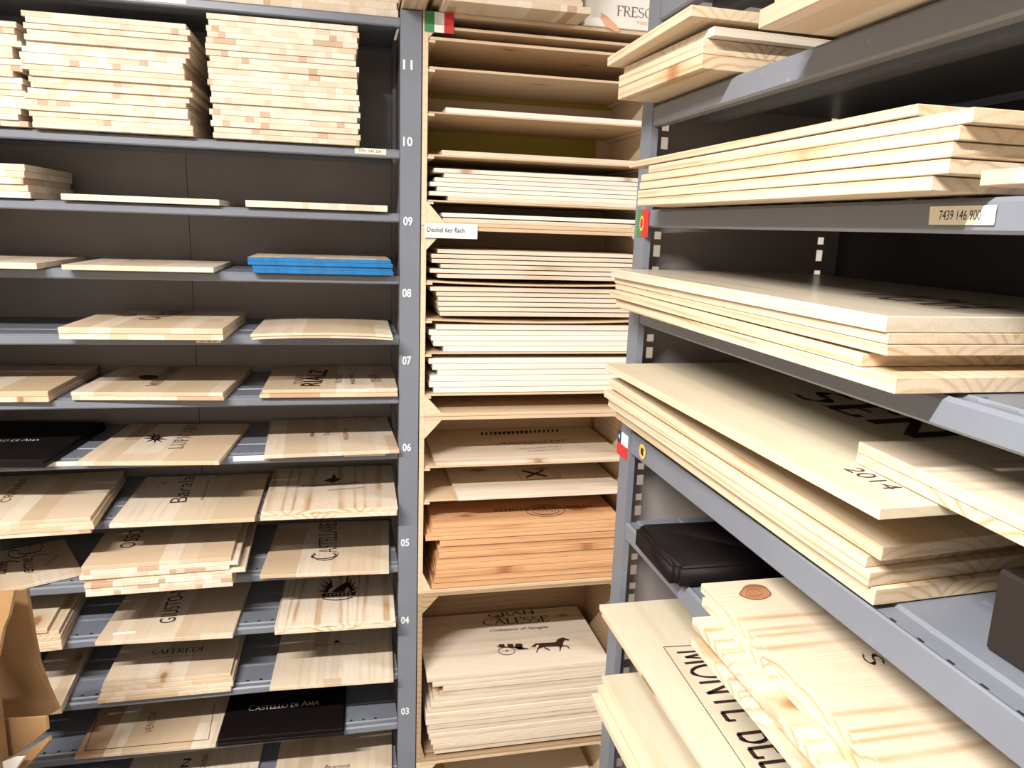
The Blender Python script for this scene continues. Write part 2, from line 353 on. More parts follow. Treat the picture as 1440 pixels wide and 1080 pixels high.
def roman_mesh(s, thick=.13, thin=.035, serif=True, small=None, track=.06, tilde=None):
    """capital lettering drawn with a broad pen; lower-case characters come out as small capitals"""
    bm = bmesh.new(); x = 0.0
    def quad(a, b, w):
        a = Vector(a); b = Vector(b); d = b-a
        if d.length < 1e-6: return
        n = Vector((-d.y, d.x)).normalized()*w/2; e = d.normalized()*w*0.12
        bm.faces.new([bm.verts.new((p.x, p.y, 0)) for p in (a-n-e, b-n+e, b+n+e, a+n-e)])
    for ch in s:
        k = 1.0 if (ch.isupper() or small is None) else small
        if ch.upper() not in RG: x += .3; continue
        adv, st, sf = RG[ch.upper()]
        for pl in st:
            for a, b in zip(pl, pl[1:]):
                d = Vector((b[0]-a[0], b[1]-a[1]))
                if d.length < 1e-6: continue
                d.normalize(); c = abs(d.x*0.30 + d.y*0.955)  # pen turned a little: '\' strokes heavy, '/' strokes light
                if d.y*d.x > 0: c = abs(-d.x*0.75 + d.y*0.6)
                quad((x+a[0]*k, a[1]*k), (x+b[0]*k, b[1]*k), (thin+(thick-thin)*c)*(k*.8+.2))
        if serif:
            for (a, b) in sf: quad((x+(a-.09)*k, b*k), (x+(a+.09)*k, b*k), thin*1.1)
        x += (adv+track)*k
    me = bpy.data.meshes.new('letters'); bm.to_mesh(me); bm.free()
    return me
def lay(me, A, B, h, z, mat, parent, name='lettering', flip=False, lift=0.0003, label=None, vdir=None):
    """lay a flat mesh on a surface: left end of the baseline at A, right end at B, height h"""
    xs = [v.co.x for v in me.vertices]; ys = [v.co.y for v in me.vertices]
    x0, x1, y0, y1 = min(xs), max(xs), min(ys), max(ys)
    A = Vector(A); B = Vector(B); ex = (B-A); L = ex.length; ex.normalize()
    ey = vdir if vdir is not None else Vector((0, 0, 1)).cross(ex)
    n = ex.cross(ey).normalized()
    for v in me.vertices:
        p = A + ex*((v.co.x-x0)/(x1-x0)*L) + ey*((v.co.y-y0)/max(1e-6, (y1-y0))*h) + n*lift
        v.co = p
    o = link(name, me, mat)
    if parent is not None:
        bpy.context.view_layer.update()
        o.parent = parent; o.matrix_parent_inverse = parent.matrix_world.inverted()
    if label: o['label'] = label
    return o
def print_on(o, z, s, a, b, h, style='roman', mat='print', label=None, **kw):
    """writing on a flat board; a, b are the ends of the baseline in photo pixels on the surface z"""
    me = roman_mesh(s, **kw) if style == 'roman' else text_mesh(s, **kw)
    A, B = atZ(*a, z), atZ(*b, z)
    bpy.context.view_layer.update(); inv = o.matrix_world.inverted(); ym = max(v.co.y for v in o.data.vertices)-.006
    ya, yb = (inv @ A).y, (inv @ B).y
    if yb > ym and yb > ya: B = A+(B-A)*((ym-ya)/(yb-ya))
    if ya > ym-h: h = max(.004, ym-ya) if abs(yb-ya) < .02 else h
    return lay(me, A, B, h, z, M[mat], o, label=label or 'dark printed lettering')
def shape_on(o, z, polys, mat='print', name='emblem', label=None):
    """printed emblem: list of polygons (photo pixels on the surface z)"""
    bm = bmesh.new()
    for pl in polys:
        bm.faces.new([bm.verts.new(atZ(*p, z)+Vector((0, 0, 0.0003))) for p in pl])
    me = to_mesh(bm, name)
    ob = link(name, me, M[mat]); bpy.context.view_layer.update()
    inv = o.matrix_world.inverted(); ym = max(v.co.y for v in o.data.vertices)-.002
    for v in me.vertices:
        q = inv @ v.co
        if q.y > ym: q.y = ym; v.co = o.matrix_world @ q
    ob.parent = o; ob.matrix_parent_inverse = o.matrix_world.inverted()
    ob['label'] = label or 'dark printed emblem'
    return ob
def pline(pts, w=1.0):
    out = []
    for a, b in zip(pts, pts[1:]):
        d = Vector((b[0]-a[0], b[1]-a[1])); n = Vector((-d.y, d.x)).normalized()*w/2
        out.append([(a[0]-n.x, a[1]-n.y), (b[0]-n.x, b[1]-n.y), (b[0]+n.x, b[1]+n.y), (a[0]+n.x, a[1]+n.y)])
    return out

# ------------------------------------------------------------------ left rack
YL = 1.90; YB = 2.235
ZB = [.449, .153, .003, -.1486, -.3008, -.4545, -.603, -.7587, -.9238, -1.0733, -1.247, -1.403, -1.56]
LIP = .022
XA, XBp = -.955, .1355
def shelf_bm(x0, x1, zb, lip, y0, y1, holes=True, hy=0.045, pitch=0.075, front=False):
    """shelf plate with grooves, slots near the front, rolled front lip; front at y0, z of the top = zb+lip"""
    bm = bmesh.new(); zt = zb+lip-.0011
    prof = [(y1, -0.012), (y1, 0), (y0+.106, 0), (y0+.1045, -.0035), (y0+.100, -.0035), (y0+.0965, 0), (y0+hy+.004, 0), (y0+hy-.004, 0), (y0+.024, 0), (y0+.021, -.003), (y0+.008, -.003), (y0+.004, -.001), (y0, -.005), (y0, -lip+.003), (y0+.003, -lip), (y0+.018, -lip), (y0+.018, -lip+.006)]
    if front: prof = [(y1, -0.012), (y1, 0), (y0+.175, 0), (y0+.060, 0), (y0+.034, 0), (y0+.031, -.004), (y0+.0135, -.004), (y0+.0095, -.004), (y0+.006, -.002), (y0+.002, 0), (y0, -.002), (y0, -lip+.003), (y0+.003, -lip), (y0+.018, -lip), (y0+.018, -lip+.006)]
    xs = [x0]; hs = []
    x = x0+0.04
    while holes and x < x1-0.04:
        xs += [x, x+(.009 if front else .007)]; hs.append(len(xs)-2); x += pitch
    xs.append(x1)
    grid = [[bm.verts.new((xx, p[0], zt+p[1])) for p in prof] for xx in xs]
    for i in range(len(xs)-1):
        for j in range(len(prof)-1):
            if j == 6 and i in hs: continue
            bm.faces.new((grid[i][j], grid[i+1][j], grid[i+1][j+1], grid[i][j+1]))
    bmesh.ops.remove_doubles(bm, verts=bm.verts, dist=1e-5)
    bmesh.ops.recalc_face_normals(bm, faces=bm.faces)
    bmesh.ops.solidify(bm, geom=list(bm.faces), thickness=0.0010)
    # stiffening bead under the plate with the notched inner flange
    zz = zt-.0125
    return bm
rack = empty('storage_rack', (XBp, YL, FLOOR))
tag(rack, 'blue-grey steel shelf rack with numbered post, left of the wooden crates', 'rack')
def child(o, parent):
    bpy.context.view_layer.update(); o.parent = parent; o.matrix_parent_inverse = parent.matrix_world.inverted(); return o
shelves = []
for k, zb in enumerate(ZB):
    sh = link('shelf', to_mesh(shelf_bm(XA, XBp-.001, zb, LIP, YL+.001, YB-.002, hy=.031, pitch=.034), 'shelf'), M['steel']); child(sh, rack); shelves.append(sh)
def post(name, x0, x1, y0, z0, z1, parent, dy=.035):
    bm = bmesh.new(); t = .002
    bm_box(bm, x0, x1, y0, y0+t, z0, z1); bm_box(bm, x0, x0+t, y0+t, y0+dy, z0, z1); bm_box(bm, x1-t, x1, y0+t, y0+dy, z0, z1)
    bm_box(bm, x0+t, x0+.012, y0+dy-t, y0+dy, z0, z1); bm_box(bm, x1-.012, x1-t, y0+dy-t, y0+dy, z0, z1)
    return child(link(name, to_mesh(bm, name), M['steel']), parent)
post('post', XBp, .185, YL-.002, FLOOR, .485, rack)
post('post', XA-.0495, XA, YL-.002, FLOOR, .485, rack)
child(box('side_panel', XBp+.010, XBp+.012, YL+.04, YB, FLOOR+.02, .485, M['steelback']), rack)
child(box('side_panel', XA-.012, XA-.010, YL+.04, YB, FLOOR+.02, .485, M['steelback']), rack)
child(box('back_panel', XA, -.4105, YB, YB+.002, FLOOR+.02, .485, M['steelback']), rack)
child(box('back_panel', -.4085, XBp+.012, YB, YB+.002, FLOOR+.02, .485, M['steelback']), rack)
child(box('back_seam', -.414, -.405, YB+.0005, YB+.003, FLOOR+.02, .485, M['steeldark']), rack)
child(box('post', XBp, .185, YB-.03, YB+.004, FLOOR, .485, M['steel']), rack)
VZ = Vector((0, 0, 1)); VX = Vector((1, 0, 0)); VY = Vector((0, 1, 0))
for s, y in (('11', 91), ('10', 199), ('09', 311), ('08', 412), ('07', 507), ('06', 629), ('05', 763), ('04', 872), ('03', 1000)):
    x = 573.5 if y < 400 else (572 if y < 700 else 569.5)
    c = atY(x, y, YL-.0022); w = .022; h = .0215
    me = text_mesh(s, bold=.018)
    lay(me, c+Vector((-w/2, 0, -h/2)), c+Vector((w/2, 0, -h/2)), h, 0, M['white_paint'], rack, name='painted_number', vdir=VZ, lift=.0002, label='white stencilled number %s' % s)
def sticker(xa, xb, k, txt=None, h=.016, dz=.008, mat='tape'):
    p = atY(xa, 300, YL-.0006); zc = ZB[k]+dz
    def xw(px):
        # photo column on the lip of shelf k
        y = 300
        for _ in range(12):
            q = atY(px, y, YL); y += (q.z-(zc))*(F/YL)
        return q.x
    x0, x1 = xw(xa), xw(xb)
    s = child(box('label_sticker', x0, x1, YL-.0004, YL+.0006, zc, zc+h, M[mat]), rack); s['label'] = 'cream label strip on the shelf edge'
    if txt:
        lay(text_mesh(txt), (x0+(x1-x0)*.12, YL-.0005, zc+h*.28), (x0+(x1-x0)*.85, YL-.0005, zc+h*.28), h*.5, 0, M['ink'], s, vdir=VZ, label='small black printed digits')
sticker(499, 543, 1, '0701 040 204', h=.013, dz=.006)
sticker(177, 262, 0, h=.016, dz=.005, mat='paper')
sticker(276, 311, 4, '749', h=.006, dz=.004)
sticker(50, 116, 6, h=.011, dz=.009)
sticker(174, 219, 6, '702 450 118', h=.013, dz=.0075)
sticker(220, 295, 6, '750 118', h=.012, dz=.008)
sticker(328, 372, 6, h=.013, dz=.0075, mat='paper')
sticker(484, 542, 6, '747 120 400', h=.010, dz=.0105)
sticker(330, 360, 11, h=.010, dz=.012)

def left_stack(k, tfl, tfr, n, t, mat, desc, back=None, depth=.33, y0=None, jx=.004, jy=.004, jr=.01, group=None, widths=None, warp=0, cat='board', name='wooden_board', offs=None, ts=None):
    """stack on shelf k; tfl/tfr = photo pixels of the top board's upper front corners"""
    zt = ZB[k]+LIP+.0005
    if y0 is not None:
        P0, P1 = atY(*tfl, y0), atY(*tfr, y0)
        H = (P0.z+P1.z)/2-zt
        t = H/n - GAP; ztop = zt+n*(t+GAP)
    else:
        ztop = zt+n*(t+GAP)
        if ts: ztop = zt+sum(ts)+n*GAP
        P0, P1 = atZ(*tfl, ztop), atZ(*tfr, ztop)
    P0.z = P1.z = 0
    ex = (P1-P0); w = ex.length; ex.normalize(); ey = Vector((-ex.y, ex.x, 0)); rz = math.atan2(ex.y, ex.x)
    if back is not None:
        Bk = atZ(*back, ztop); depth = (Vector((Bk.x, Bk.y, 0))-P0).dot(ey)
    # keep clear of the back panel
    ymax = max((P0+ey*depth).y, (P1+ey*depth).y)
    if ymax > YB-.006: depth -= ymax-(YB-.006)
    out = []; z = ztop
    for i in range(n):
        ti = ts[i] if ts else t
        z -= ti+GAP
        dx = dy = dr = 0.0; dw = 0.0
        if i:
            dx = random.uniform(-jx, jx); dy = random.uniform(-jy, jy); dr = random.uniform(-jr, jr)
            if offs and i < len(offs): dx, dy, dw = offs[i]
        ww = w+dw
        dd = depth - (.006 if i else 0)
        c = (P0+P1)/2 + ex*dx + ey*(dy+dd/2)
        # the part that lies between the posts has to fit between them
        for _ in range(3):
            ca, sa = math.cos(rz+dr), math.sin(rz+dr)
            cs = [(c.x+a*ww/2*ca-b_*dd/2*sa, c.y+a*ww/2*sa+b_*dd/2*ca) for a in (-1, 1) for b_ in (-1, -.9, -.8, -.6, 1)]
            over = max([q[0]-(XBp-.0012) for q in cs if q[1] > YL-.012]+[0]); under = max([(XA+.0025)-q[0] for q in cs if q[1] > YL-.012]+[0])
            ww -= over+under; c = c + ex*(under-over)/2
        # stay behind the lip by at most the measured overhang
        out.append(put_board(c.x, c.y, z, ww, dd, ti, rz+dr, mat, lab(i, n, desc), group if n > 1 else None, cat, warp=warp if i < 2 else 0, name=name))
    return out, ztop
def BG(s): return 'boards in the %s' % s

# shelf above number 11
left_stack(0, (-160, -57), (262, -31), 3, .0125, M['block'], 'pale jointed board on the top left shelf, left pile', y0=1.925, group=BG('left pile on the top shelf'))
left_stack(0, (266, -31), (561, -12), 3, .0125, M['block'], 'pale jointed board on the top left shelf, beside the post', y0=1.925, group=BG('right pile on the top shelf'))
# shelf 11: three tall stacks of finger-jointed boards
left_stack(1, (-150, 18), (22, 28), 17, .01, M['block'], 'jointed board in the tall stack at the left edge', y0=1.885, depth=.30, jx=.012, jy=.005, jr=.03, group=BG('tall stack at the left edge'))
left_stack(1, (29, 17), (261, 30), 20, .01, M['block'], 'jointed board in the tall ragged middle stack', y0=1.885, depth=.32, jx=.010, jy=.005, jr=.006, group=BG('tall ragged middle stack'))
left_stack(1, (290, 20), (503, 34), 21, .01, M['block'], 'jointed board in the tall straight stack nearest number 11', y0=1.885, depth=.30, jx=.0045, jy=.004, jr=.008, group=BG('tall stack nearest number 11'))
# shelf 10
left_stack(2, (-150, 224), (34, 229), 5, .01, M['block'], 'jointed board in the low stack at the left edge', y0=1.885, depth=.30, jx=.004, group=BG('low stack at the left edge below the tall stacks'))
left_stack(2, (85, 272), (308, 280), 1, .01, M['block'], 'single thin pine board lying left on the shelf level with number 09', y0=1.885, depth=.30)
left_stack(2, (345, 281), (545, 289), 1, .01, M['block'], 'single thin pine board above the blue-edged lids', y0=1.885, depth=.30)
# shelf 09
left_stack(3, (-120, 366), (51, 370), 1, .0105, M['stave'], 'pale board left of the thin board, level with blue-edged lids', depth=.33, y0=1.85)
left_stack(3, (86, 372), (300, 376), 1, .0105, M['stave'], 'single pale thin board directly left of the blue-edged lids', depth=.33, y0=1.85)
b, z = left_stack(3, (348, 361), (550, 366), 4, .0085, [M['stave'], M['blue']], 'wooden lid with bright blue painted edges', depth=.30, y0=1.872, offs=[(0,0,0), (.003,-.002,.004), (.006,.003,-.006), (.008,.0,-.004)], group='blue-edged lids', name='blue_edged_lid', cat='lid')
# shelf 08
b, z = left_stack(4, (81, 460), (313, 462), 2, .0135, M['wide'], 'thick board with faint print, below number 08', depth=.34, jx=.002, jr=.004, group=BG('thick printed pair'))
print_on(b[0], z, 'CALLEA', (218, 450), (265, 438), .05, style='sans', mat='printsoft')
shape_on(b[0], z, [[(160, 443), (172, 442), (192, 442), (193, 444), (175, 445)]], 'printsoft')
left_stack(4, (352, 470), (552, 471), 2, .0065, M['wide'], 'slightly bowed thin board below the blue-edged lids', depth=.30, warp=.005, jx=.004, jr=.006, group=BG('bowed thin pair'))
# shelf 07
left_stack(5, (-120, 551), (67, 550), 2, .0125, M['wide'], 'reddish-ended board at the left edge, above black lids', depth=.33, group=BG('pair at the left edge above the black lids'))
b, z = left_stack(5, (99, 551), (313, 552), 2, .0095, M['wide'], 'pine board with a black oval and upright lettering', depth=.34, jx=.003, jr=.006, group=BG('pair with the black oval'))
print_on(b[0], z, 'WINTERRE', (222, 543), (262, 512), .030, thick=.14)
shape_on(b[0], z, [[(209+14*math.cos(a*.35), 530.5+3.3*math.sin(a*.35)) for a in range(18)]])
b, z = left_stack(5, (369, 548), (562, 546), 2, .009, M['wide'], 'pale board with bold rotated letters beside number 07', depth=.32, offs=[(0,0,0), (0,-.012,.012)], group=BG('pair beside number 07'))
print_on(b[0], z, 'RIALZ', (450, 543), (462, 520), .050, style='sans', bold=.02)
print_on(b[0], z, 'TOSCANA', (425, 540), (428, 526), .022, style='sans', mat='printsoft')
print_on(b[0], z, 'ROSSO', (480, 538), (482, 527), .016, style='sans', mat='printsoft')
print_on(b[0], z, 'MAREMMA', (500, 540), (497, 526), .012, style='sans', mat='printsoft')
print_on(b[0], z, 'TOSCANA', (538, 537), (530, 526), .028, style='sans', mat='printsoft')
# shelf 06
b, z = left_stack(6, (-150, 646), (60, 646), 2, .010, M['black'], 'black lid with silver lettering at the left edge', depth=.34, jx=.004, group='black lids at the left edge', name='black_lid', cat='lid')
print_on(b[0], z, 'Castello di Ama', (-45, 622), (54, 620), .022, mat='silver', small=.78, label='silver printed lettering')
b, z = left_stack(6, (107, 649), (308, 648), 1, .0105, M['stave'], 'pale board with a brown sunburst and slanting capitals', depth=.345)
print_on(b[0], z, 'LUPICAIA', (256, 631), (284, 594), .034, thick=.10)
sun = []
for i in range(9):
    a = i*2*math.pi/9+.3; rx, ry = 19, 8
    sun.append([(219+4*math.cos(a-.5), 616+2.6*math.sin(a-.5)), (219+rx*math.cos(a), 616+ry*math.sin(a)), (219+4*math.cos(a+.5), 616+2.6*math.sin(a+.5))])
sun.append([(219+6*math.cos(a*.6), 616+3.6*math.sin(a*.6)) for a in range(10)])
shape_on(b[0], z, sun, 'print', label='dark brown sunburst emblem')
b, z = left_stack(6, (371, 640), (565, 632), 1, .0095, M['stave'], 'pale board with small rotated print beside number 06', depth=.345)
print_on(b[0], z, 'GI', (441, 614), (442, 608), .010, style='sans', bold=.03)
print_on(b[0], z, 'SUC', (463, 612), (464, 606), .016, style='sans', mat='printsoft')
print_on(b[0], z, 'RISERVA', (490, 618), (488, 602), .012, style='sans', mat='printsoft')
# shelf between 06 and 05
b, z = left_stack(7, (-120, 742), (127, 727), 4, .0095, M['wide'], 'printed board at the left edge, below black lids', depth=.345, jx=.003, jr=.006, offs=[(0,0,0), (.004,-.002,0), (.006,-.004,0), (0,-.002,0)], group=BG('four-high pile at the left edge'))
print_on(b[0], z, 'CRINAIA', (12, 706), (42, 672), .022, style='sans', mat='printsoft')
b, z = left_stack(7, (153, 737), (358, 728), 1, .0105, M['wide'], 'pale board with dark slanting name, left of the cursive-printed pair', depth=.345)
print_on(b[0], z, 'Baralà', (262, 706), (278, 662), .040, style='sans', bold=-.008)
print_on(b[0], z, 'BOLGHERI SUPERIORE', (286, 703), (296, 676), .007, style='sans', mat='printsoft')
b, z = left_stack(7, (367, 720), (562, 712), 2, .0105, M['pineY'], 'strongly striped board with cursive print above number 05', depth=.345, jx=.003, offs=[(0,0,0), (.001,-.006,.003)], group=BG('striped pair above number 05'))
print_on(b[0], z, 'Siepinonde', (420, 686), (508, 680), .022, style='sans', shear=.6)
print_on(b[0], z, 'Collezione', (462, 690), (512, 686), .009, style='sans', shear=.5, mat='printsoft')
shape_on(b[0], z, [[(455, 676), (470, 671), (480, 674), (469, 679)], [(466, 672), (470, 666), (473, 672)]])
# shelf 05
b, z = left_stack(8, (-60, 845), (117, 804), 1, .009, M['stave'], 'pale board with flourished script, lying askew over the cardboard', back=(150, 745))
print_on(b[0], z, 'erne', (48, 804), (46, 784), .022, style='sans', shear=.3)
print_on(b[0], z, 'Later', (8, 807), (12, 788), .024, style='sans', shear=.3)
print_on(b[0], z, 'TOSCANA', (68, 796), (84, 780), .012, style='sans', mat='printsoft')
fl = []
fl += pline([(40, 772), (43, 767), (50, 763), (57, 764), (60, 769), (56, 775), (46, 778), (34, 779), (24, 778)], 1.2)
fl += pline([(38, 781), (26, 785), (15, 784), (11, 779), (14, 775), (22, 774), (28, 775)], 1.4)
fl += pline([(28, 790), (14, 789), (5, 791), (0, 794)], 1.2) + pline([(44, 783), (56, 780), (68, 779)], 1.0)
shape_on(b[0], z, fl, label='dark calligraphic flourish')
b, z = left_stack(8, (114, 797), (325, 783), 7, .0105, M['block'], 'board in the staggered pile beside the askew board', depth=.33, jx=.004,
    offs=[(0,0,0), (.010,-.002,.012), (-.006,-.004,0), (.018,.002,.03), (.002,-.006,-.004), (.004,-.004,-.004), (.004,-.006,-.004)], group=BG('staggered seven-high pile'))
b[0].data.materials[0] = M['wide']
print_on(b[0], z, 'OSSO', (188, 770), (204, 744), .036, style='sans')
b, z = left_stack(8, (365, 809), (547, 802), 1, .0095, M['wide'], 'board with large rotated roman capitals, left of number 05', depth=.345)
print_on(b[0], z, 'Castellare', (474, 785), (474, 732), .070, thick=.12, thin=.05, small=.72)
shape_on(b[0], z, pline([(442+0, 778), (440, 783), (446, 787), (457, 788), (468, 786), (475, 781), (476, 777)], 1.1), label='curved tail of the printed capital')
# shelf between 05 and 04
left_stack(9, (10, 890), (66, 884), 5, .0105, M['pineL'], 'narrow board in the pile behind the cardboard flap', depth=.33, jx=.006, jr=.02,
    offs=[(0,0,0), (.014,.006,.02), (.018,-.002,.02), (.020,-.006,.02), (.020,-.012,.02)], group=BG('pile behind the cardboard flap'))
b, z = left_stack(9, (133, 903), (327, 892), 1, .0105, M['stave'], 'pale board with slanting condensed capitals and a clear label', depth=.345)
print_on(b[0], z, 'GIUSTO-M', (246, 875), (262, 826), .040, style='sans')
lay(roman_mesh('I'), atZ(150, 894, z), atZ(198, 890, z), .012, z, M['paper'], b[0], name='label_sticker', label='translucent pale label strip')
b, z = left_stack(9, (386, 882), (562, 871), 2, .0095, M['pineY'], 'pine board with a dark winged crest, left of number 04', depth=.345, offs=[(0,0,0), (0,-.004,.001)], group=BG('crested pair'))
cr = pline([(454, 842), (462, 843.5), (472, 844), (484, 843), (496, 840)], 1.3) + pline([(454, 842), (460, 835), (494, 832), (497, 838)], 1.2)
for i in range(7):
    x = 459+i*5.5
    cr += [[(x, 839.5-i*.4), (x+3, 834-i*.4), (x+5.5, 839-i*.4)]]
for bx_, by_, a0, a1, rx, ry in ((468, 834, 188, 262, 19, 22), (486, 832, -82, -8, 17, 21)):
    for i in range(11):
        a = math.radians(a0+(a1-a0)*i/10); k_ = 1-.18*(i % 3)
        cr += pline([(bx_+rx*.35*math.cos(a), by_+ry*.35*math.sin(a)), (bx_+rx*k_*math.cos(a), by_+ry*k_*math.sin(a))], 1.5)
cr += [[(466, 833), (474, 826), (486, 819), (490, 823), (484, 832)], [(451, 837), (457, 833), (460, 838), (455, 840)], [(492, 834), (502, 831), (498, 838)]]
shape_on(b[0], z, cr, label='dark crest with wings over a ribbon')
# shelf 04
left_stack(10, (20, 1000), (86, 992), 2, .0105, M['stave'], 'pale board half hidden by the lower cardboard flap', depth=.33, jx=.006, group=BG('pair half hidden by the cardboard'))
b, z = left_stack(10, (144, 962), (324, 946), 4, .0105, M['wide'], 'board in the four-high pile printed with roman capitals', depth=.345,
    offs=[(0,0,0), (.003,-.006,.01), (.002,-.012,.012), (-.004,-.018,.012)], group=BG('four-high pile with roman capitals'))
print_on(b[0], z, 'SAFFREDI', (211, 922), (284, 916), .026, thick=.14)
print_on(b[0], z, 'FATTORIA LE PUPILLE', (217, 926), (272, 922), .006, style='sans', mat='printsoft')
b, z = left_stack(10, (379, 967), (561, 954), 1, .0105, M['wide'], 'board with brown stripes and one line of tiny capitals, above the black lid', depth=.345)
print_on(b[0], z, 'Pietracchio Ticciano', (443, 909), (500, 905), .008, small=.75, thick=.18)
shape_on(b[0], z, [[(470, 902), (474, 900), (478, 902), (476, 904), (471, 904)]])
# shelf 03
b, z = left_stack(11, (104, 1064), (303, 1047), 1, .009, M['wide'], 'reddish board with a thin printed frame, left of the black lid', depth=.345)
fr = pline([(119, 1056), (137, 1010)], .8) + pline([(119, 1056), (293, 1040)], .8) + pline([(293, 1040), (302, 990)], .8)
shape_on(b[0], z, fr, label='thin printed frame line')
print_on(b[0], z, 'VENETA', (214, 1030), (222, 1000), .020, style='sans', mat='printsoft')
b, z = left_stack(11, (306, 1040), (482, 1024), 2, .009, M['black'], 'black lid with silver lettering beside number 03', depth=.345, offs=[(0,0,0), (.002,-.005,.004)], group='black lids beside number 03', name='black_lid', cat='lid')
print_on(b[0], z, 'Castello di Ama', (349, 1000), (449, 991), .024, mat='silver', small=.78, label='silver printed lettering')
# lowest shelf in view
b, z = left_stack(12, (150, 1150), (352, 1130), 1, .0105, M['wide'], 'printed board at the bottom edge, below the framed board', depth=.345)
print_on(b[0], z, 'IN', (262, 1085), (270, 1066), .022, thick=.14)
print_on(b[0], z, 'LOVERI', (287, 1085), (294, 1060), .014, style='sans', mat='printsoft')
b, z = left_stack(12, (378, 1125), (556, 1110), 1, .0105, M['wide'], 'striped board with cursive print at the bottom edge, below the black lid', depth=.345)
print_on(b[0], z, 'Bacarinola', (455, 1082), (492, 1079), .016, style='sans', shear=.5)

# ------------------------------------------------------------------ crates in the middle
CX0, CX1 = .188, .80
YC = 1.90; YCB = 2.25
def crate(z0, z1, mat, matx, label, low=(.045, .05)):
    root = empty('wooden_crate', (CX0, YC, z0)); tag(root, label, 'crate', 'open crates stacked beside the rack')
    def C(name, *a): return child(box(name, *a, bev=.0008), root)
    t = .013
    C('side_board', CX0, CX0+t, YC, YCB, z0, z1, mat); C('side_board', CX1-t, CX1, YC, YCB, z0, z1, mat)
    C('bottom_board', CX0+t, CX1-t, YC, YCB, z0, z0+.009, matx); C('top_board', CX0+t, CX1-t, YC, YCB, z1-.009, z1, matx)
    C('back_board', CX0+t, CX1-t, YCB-.008, YCB, z0+.009, z1-.009, matx)
    for (x, sx) in ((CX0+t, 1), (CX1-t, -1)):
        for (zz, sz) in ((z0+.009, 1), (z1-.009, -1)):
            bw, bh = (.045, .05) if sz < 0 else low
            p = [Vector((x, YC+.001, zz)), Vector((x+sx*bw, YC+.001, zz)), Vector((x, YC+.001, zz+sz*bh))]
            child(prism('corner_brace', p, Vector((0, .011, 0)), mat), root)
    return root
def divider(root, z, mat=None, t=.004, sag=0.0, y0=YC+.006):
    me = board_mesh(CX1-CX0-.032, YCB-.012-y0, t, warp=-sag if sag else 0)
    o = link('divider_shelf', me, mat or M['crateX']); o.location = ((CX0+CX1)/2, (y0+YCB-.012)/2, z); child(o, root)
    for x0, x1 in ((CX0+.0132, CX0+.030), (CX1-.030, CX1-.0132)):
        child(box('cleat', x0, x1, YC+.004, YCB-.01, z-.006, z-.0005, M['crate']), root)
    return o
# junction heights: 0.490 / -0.008 / -0.492 / -0.992 / -1.52
c1 = crate(-.003, .488, M['crate'], M['crateX'], 'topmost pale open crate with an Italian flag sticker')
c2 = crate(-.4915, -.004, M['crate'], M['crateX'], 'second open crate from the top, full of pale lids')
c3 = crate(-.992, -.4925, M['crate'], M['crateX'], 'third open crate from the top, holding the orange boards', low=(.024, .05))
c4 = crate(-1.520, -.993, M['cratedark'], M['cratedark'], 'weathered brown open crate holding the horse-and-cart lid', low=(.012, .05))
c5 = crate(FLOOR+.001, -1.521, M['crate'], M['crateX'], 'lowest crate, cut off by the bottom edge of the photo')
DX0 = CX0+.014; DX1 = CX1-.014
for z in (.452, .427): divider(c1, z, t=.007, y0=YC+.004)
divider(c1, .362, t=.006)
divider(c1, .262); divider(c1, .163); divider(c1, .055)
divider(c2, -.143, sag=.006); divider(c2, -.240, sag=.006); divider(c2, -.327)
divider(c3, -.634); divider(c3, -.7285, t=.005)
child(box('yellow_strip', CX0+.02, CX1-.02, YCB-.012, YCB-.009, .348, .362, M['yellow']), c1)
child(box('yellow_panel', CX0+.02, CX1-.06, YCB-.012, YCB-.009, .205, .262, M['yellow']), c1)
def crate_board(z, x0, t, mat, label, x1=None, y0=YC+.0135, d=.30, rz=0.0, group=None, cat='board', name='wooden_board'):
    x1 = x1 or CX1-.032
    return put_board((x0+x1)/2, y0+d/2, z, x1-x0, d, t, rz, mat, label, group, cat, name=name)
crate_board(.2665, .246, .0125, M['white'], 'thick pale board alone on the upper divider of the top crate')
crate_board(.1675, .238, .0115, M['pineX'], 'pale board alone on the middle divider of the top crate')
crate_board(.0065, .243, .0105, M['pineX'], 'lower flat board in the top crate, level with the white paper label', y0=YC+.014)
crate_board(.0195, .241, .010, M['white'], 'thin pale board just above the white paper label', y0=YC+.014)
def crate_stack(ztop, zbot, lefts, mat, desc, group, y0=YC+.0135, jy=.004, d=.30, x1=None, gap=.0009):
    n = len(lefts); t = (ztop-zbot)/n - gap; z = ztop; out = []
    for i, px in enumerate(lefts):
        z -= t+gap
        x0 = px
        out.append(crate_board(z, x0, t, mat, lab(i, n, desc), y0=y0+(random.uniform(0, jy) if i else 0), d=d, x1=(x1 or CX1-.034)-random.uniform(0, .01), group=group))
    return out
crate_board(.0595, .255, .0105, M['pineX'], 'short board beneath the pale pile in the top crate', y0=YC+.008)
crate_stack(.137, .0705, [.220, .245, .222, .210, .228, .208], M['white'], 'bleached board in the pile of the top crate', 'pale pile in the top crate')
crate_stack(-.058, -.132, [.232, .216, .218, .240, .213, .232], M['pineX'], 'board in the upper fanned pile, second crate', 'upper fanned pile in the second crate', gap=.0024)
crate_stack(-.152, -.229, [.214, .230, .235, .234, .236, .240], M['pineX'], 'board in the lower fanned pile, second crate', 'lower fanned pile in the second crate', gap=.0024)
crate_stack(-.250, -.322, [.230, .212, .218, .224, .250], M['white'], 'bleached board in the third pile, second crate', 'bleached pile in the second crate')
crate_stack(-.338, -.432, [.212, .222, .236, .216, .214, .226], M['white'], 'bleached board in the lowest pile, second crate', 'lowest pile in the second crate')
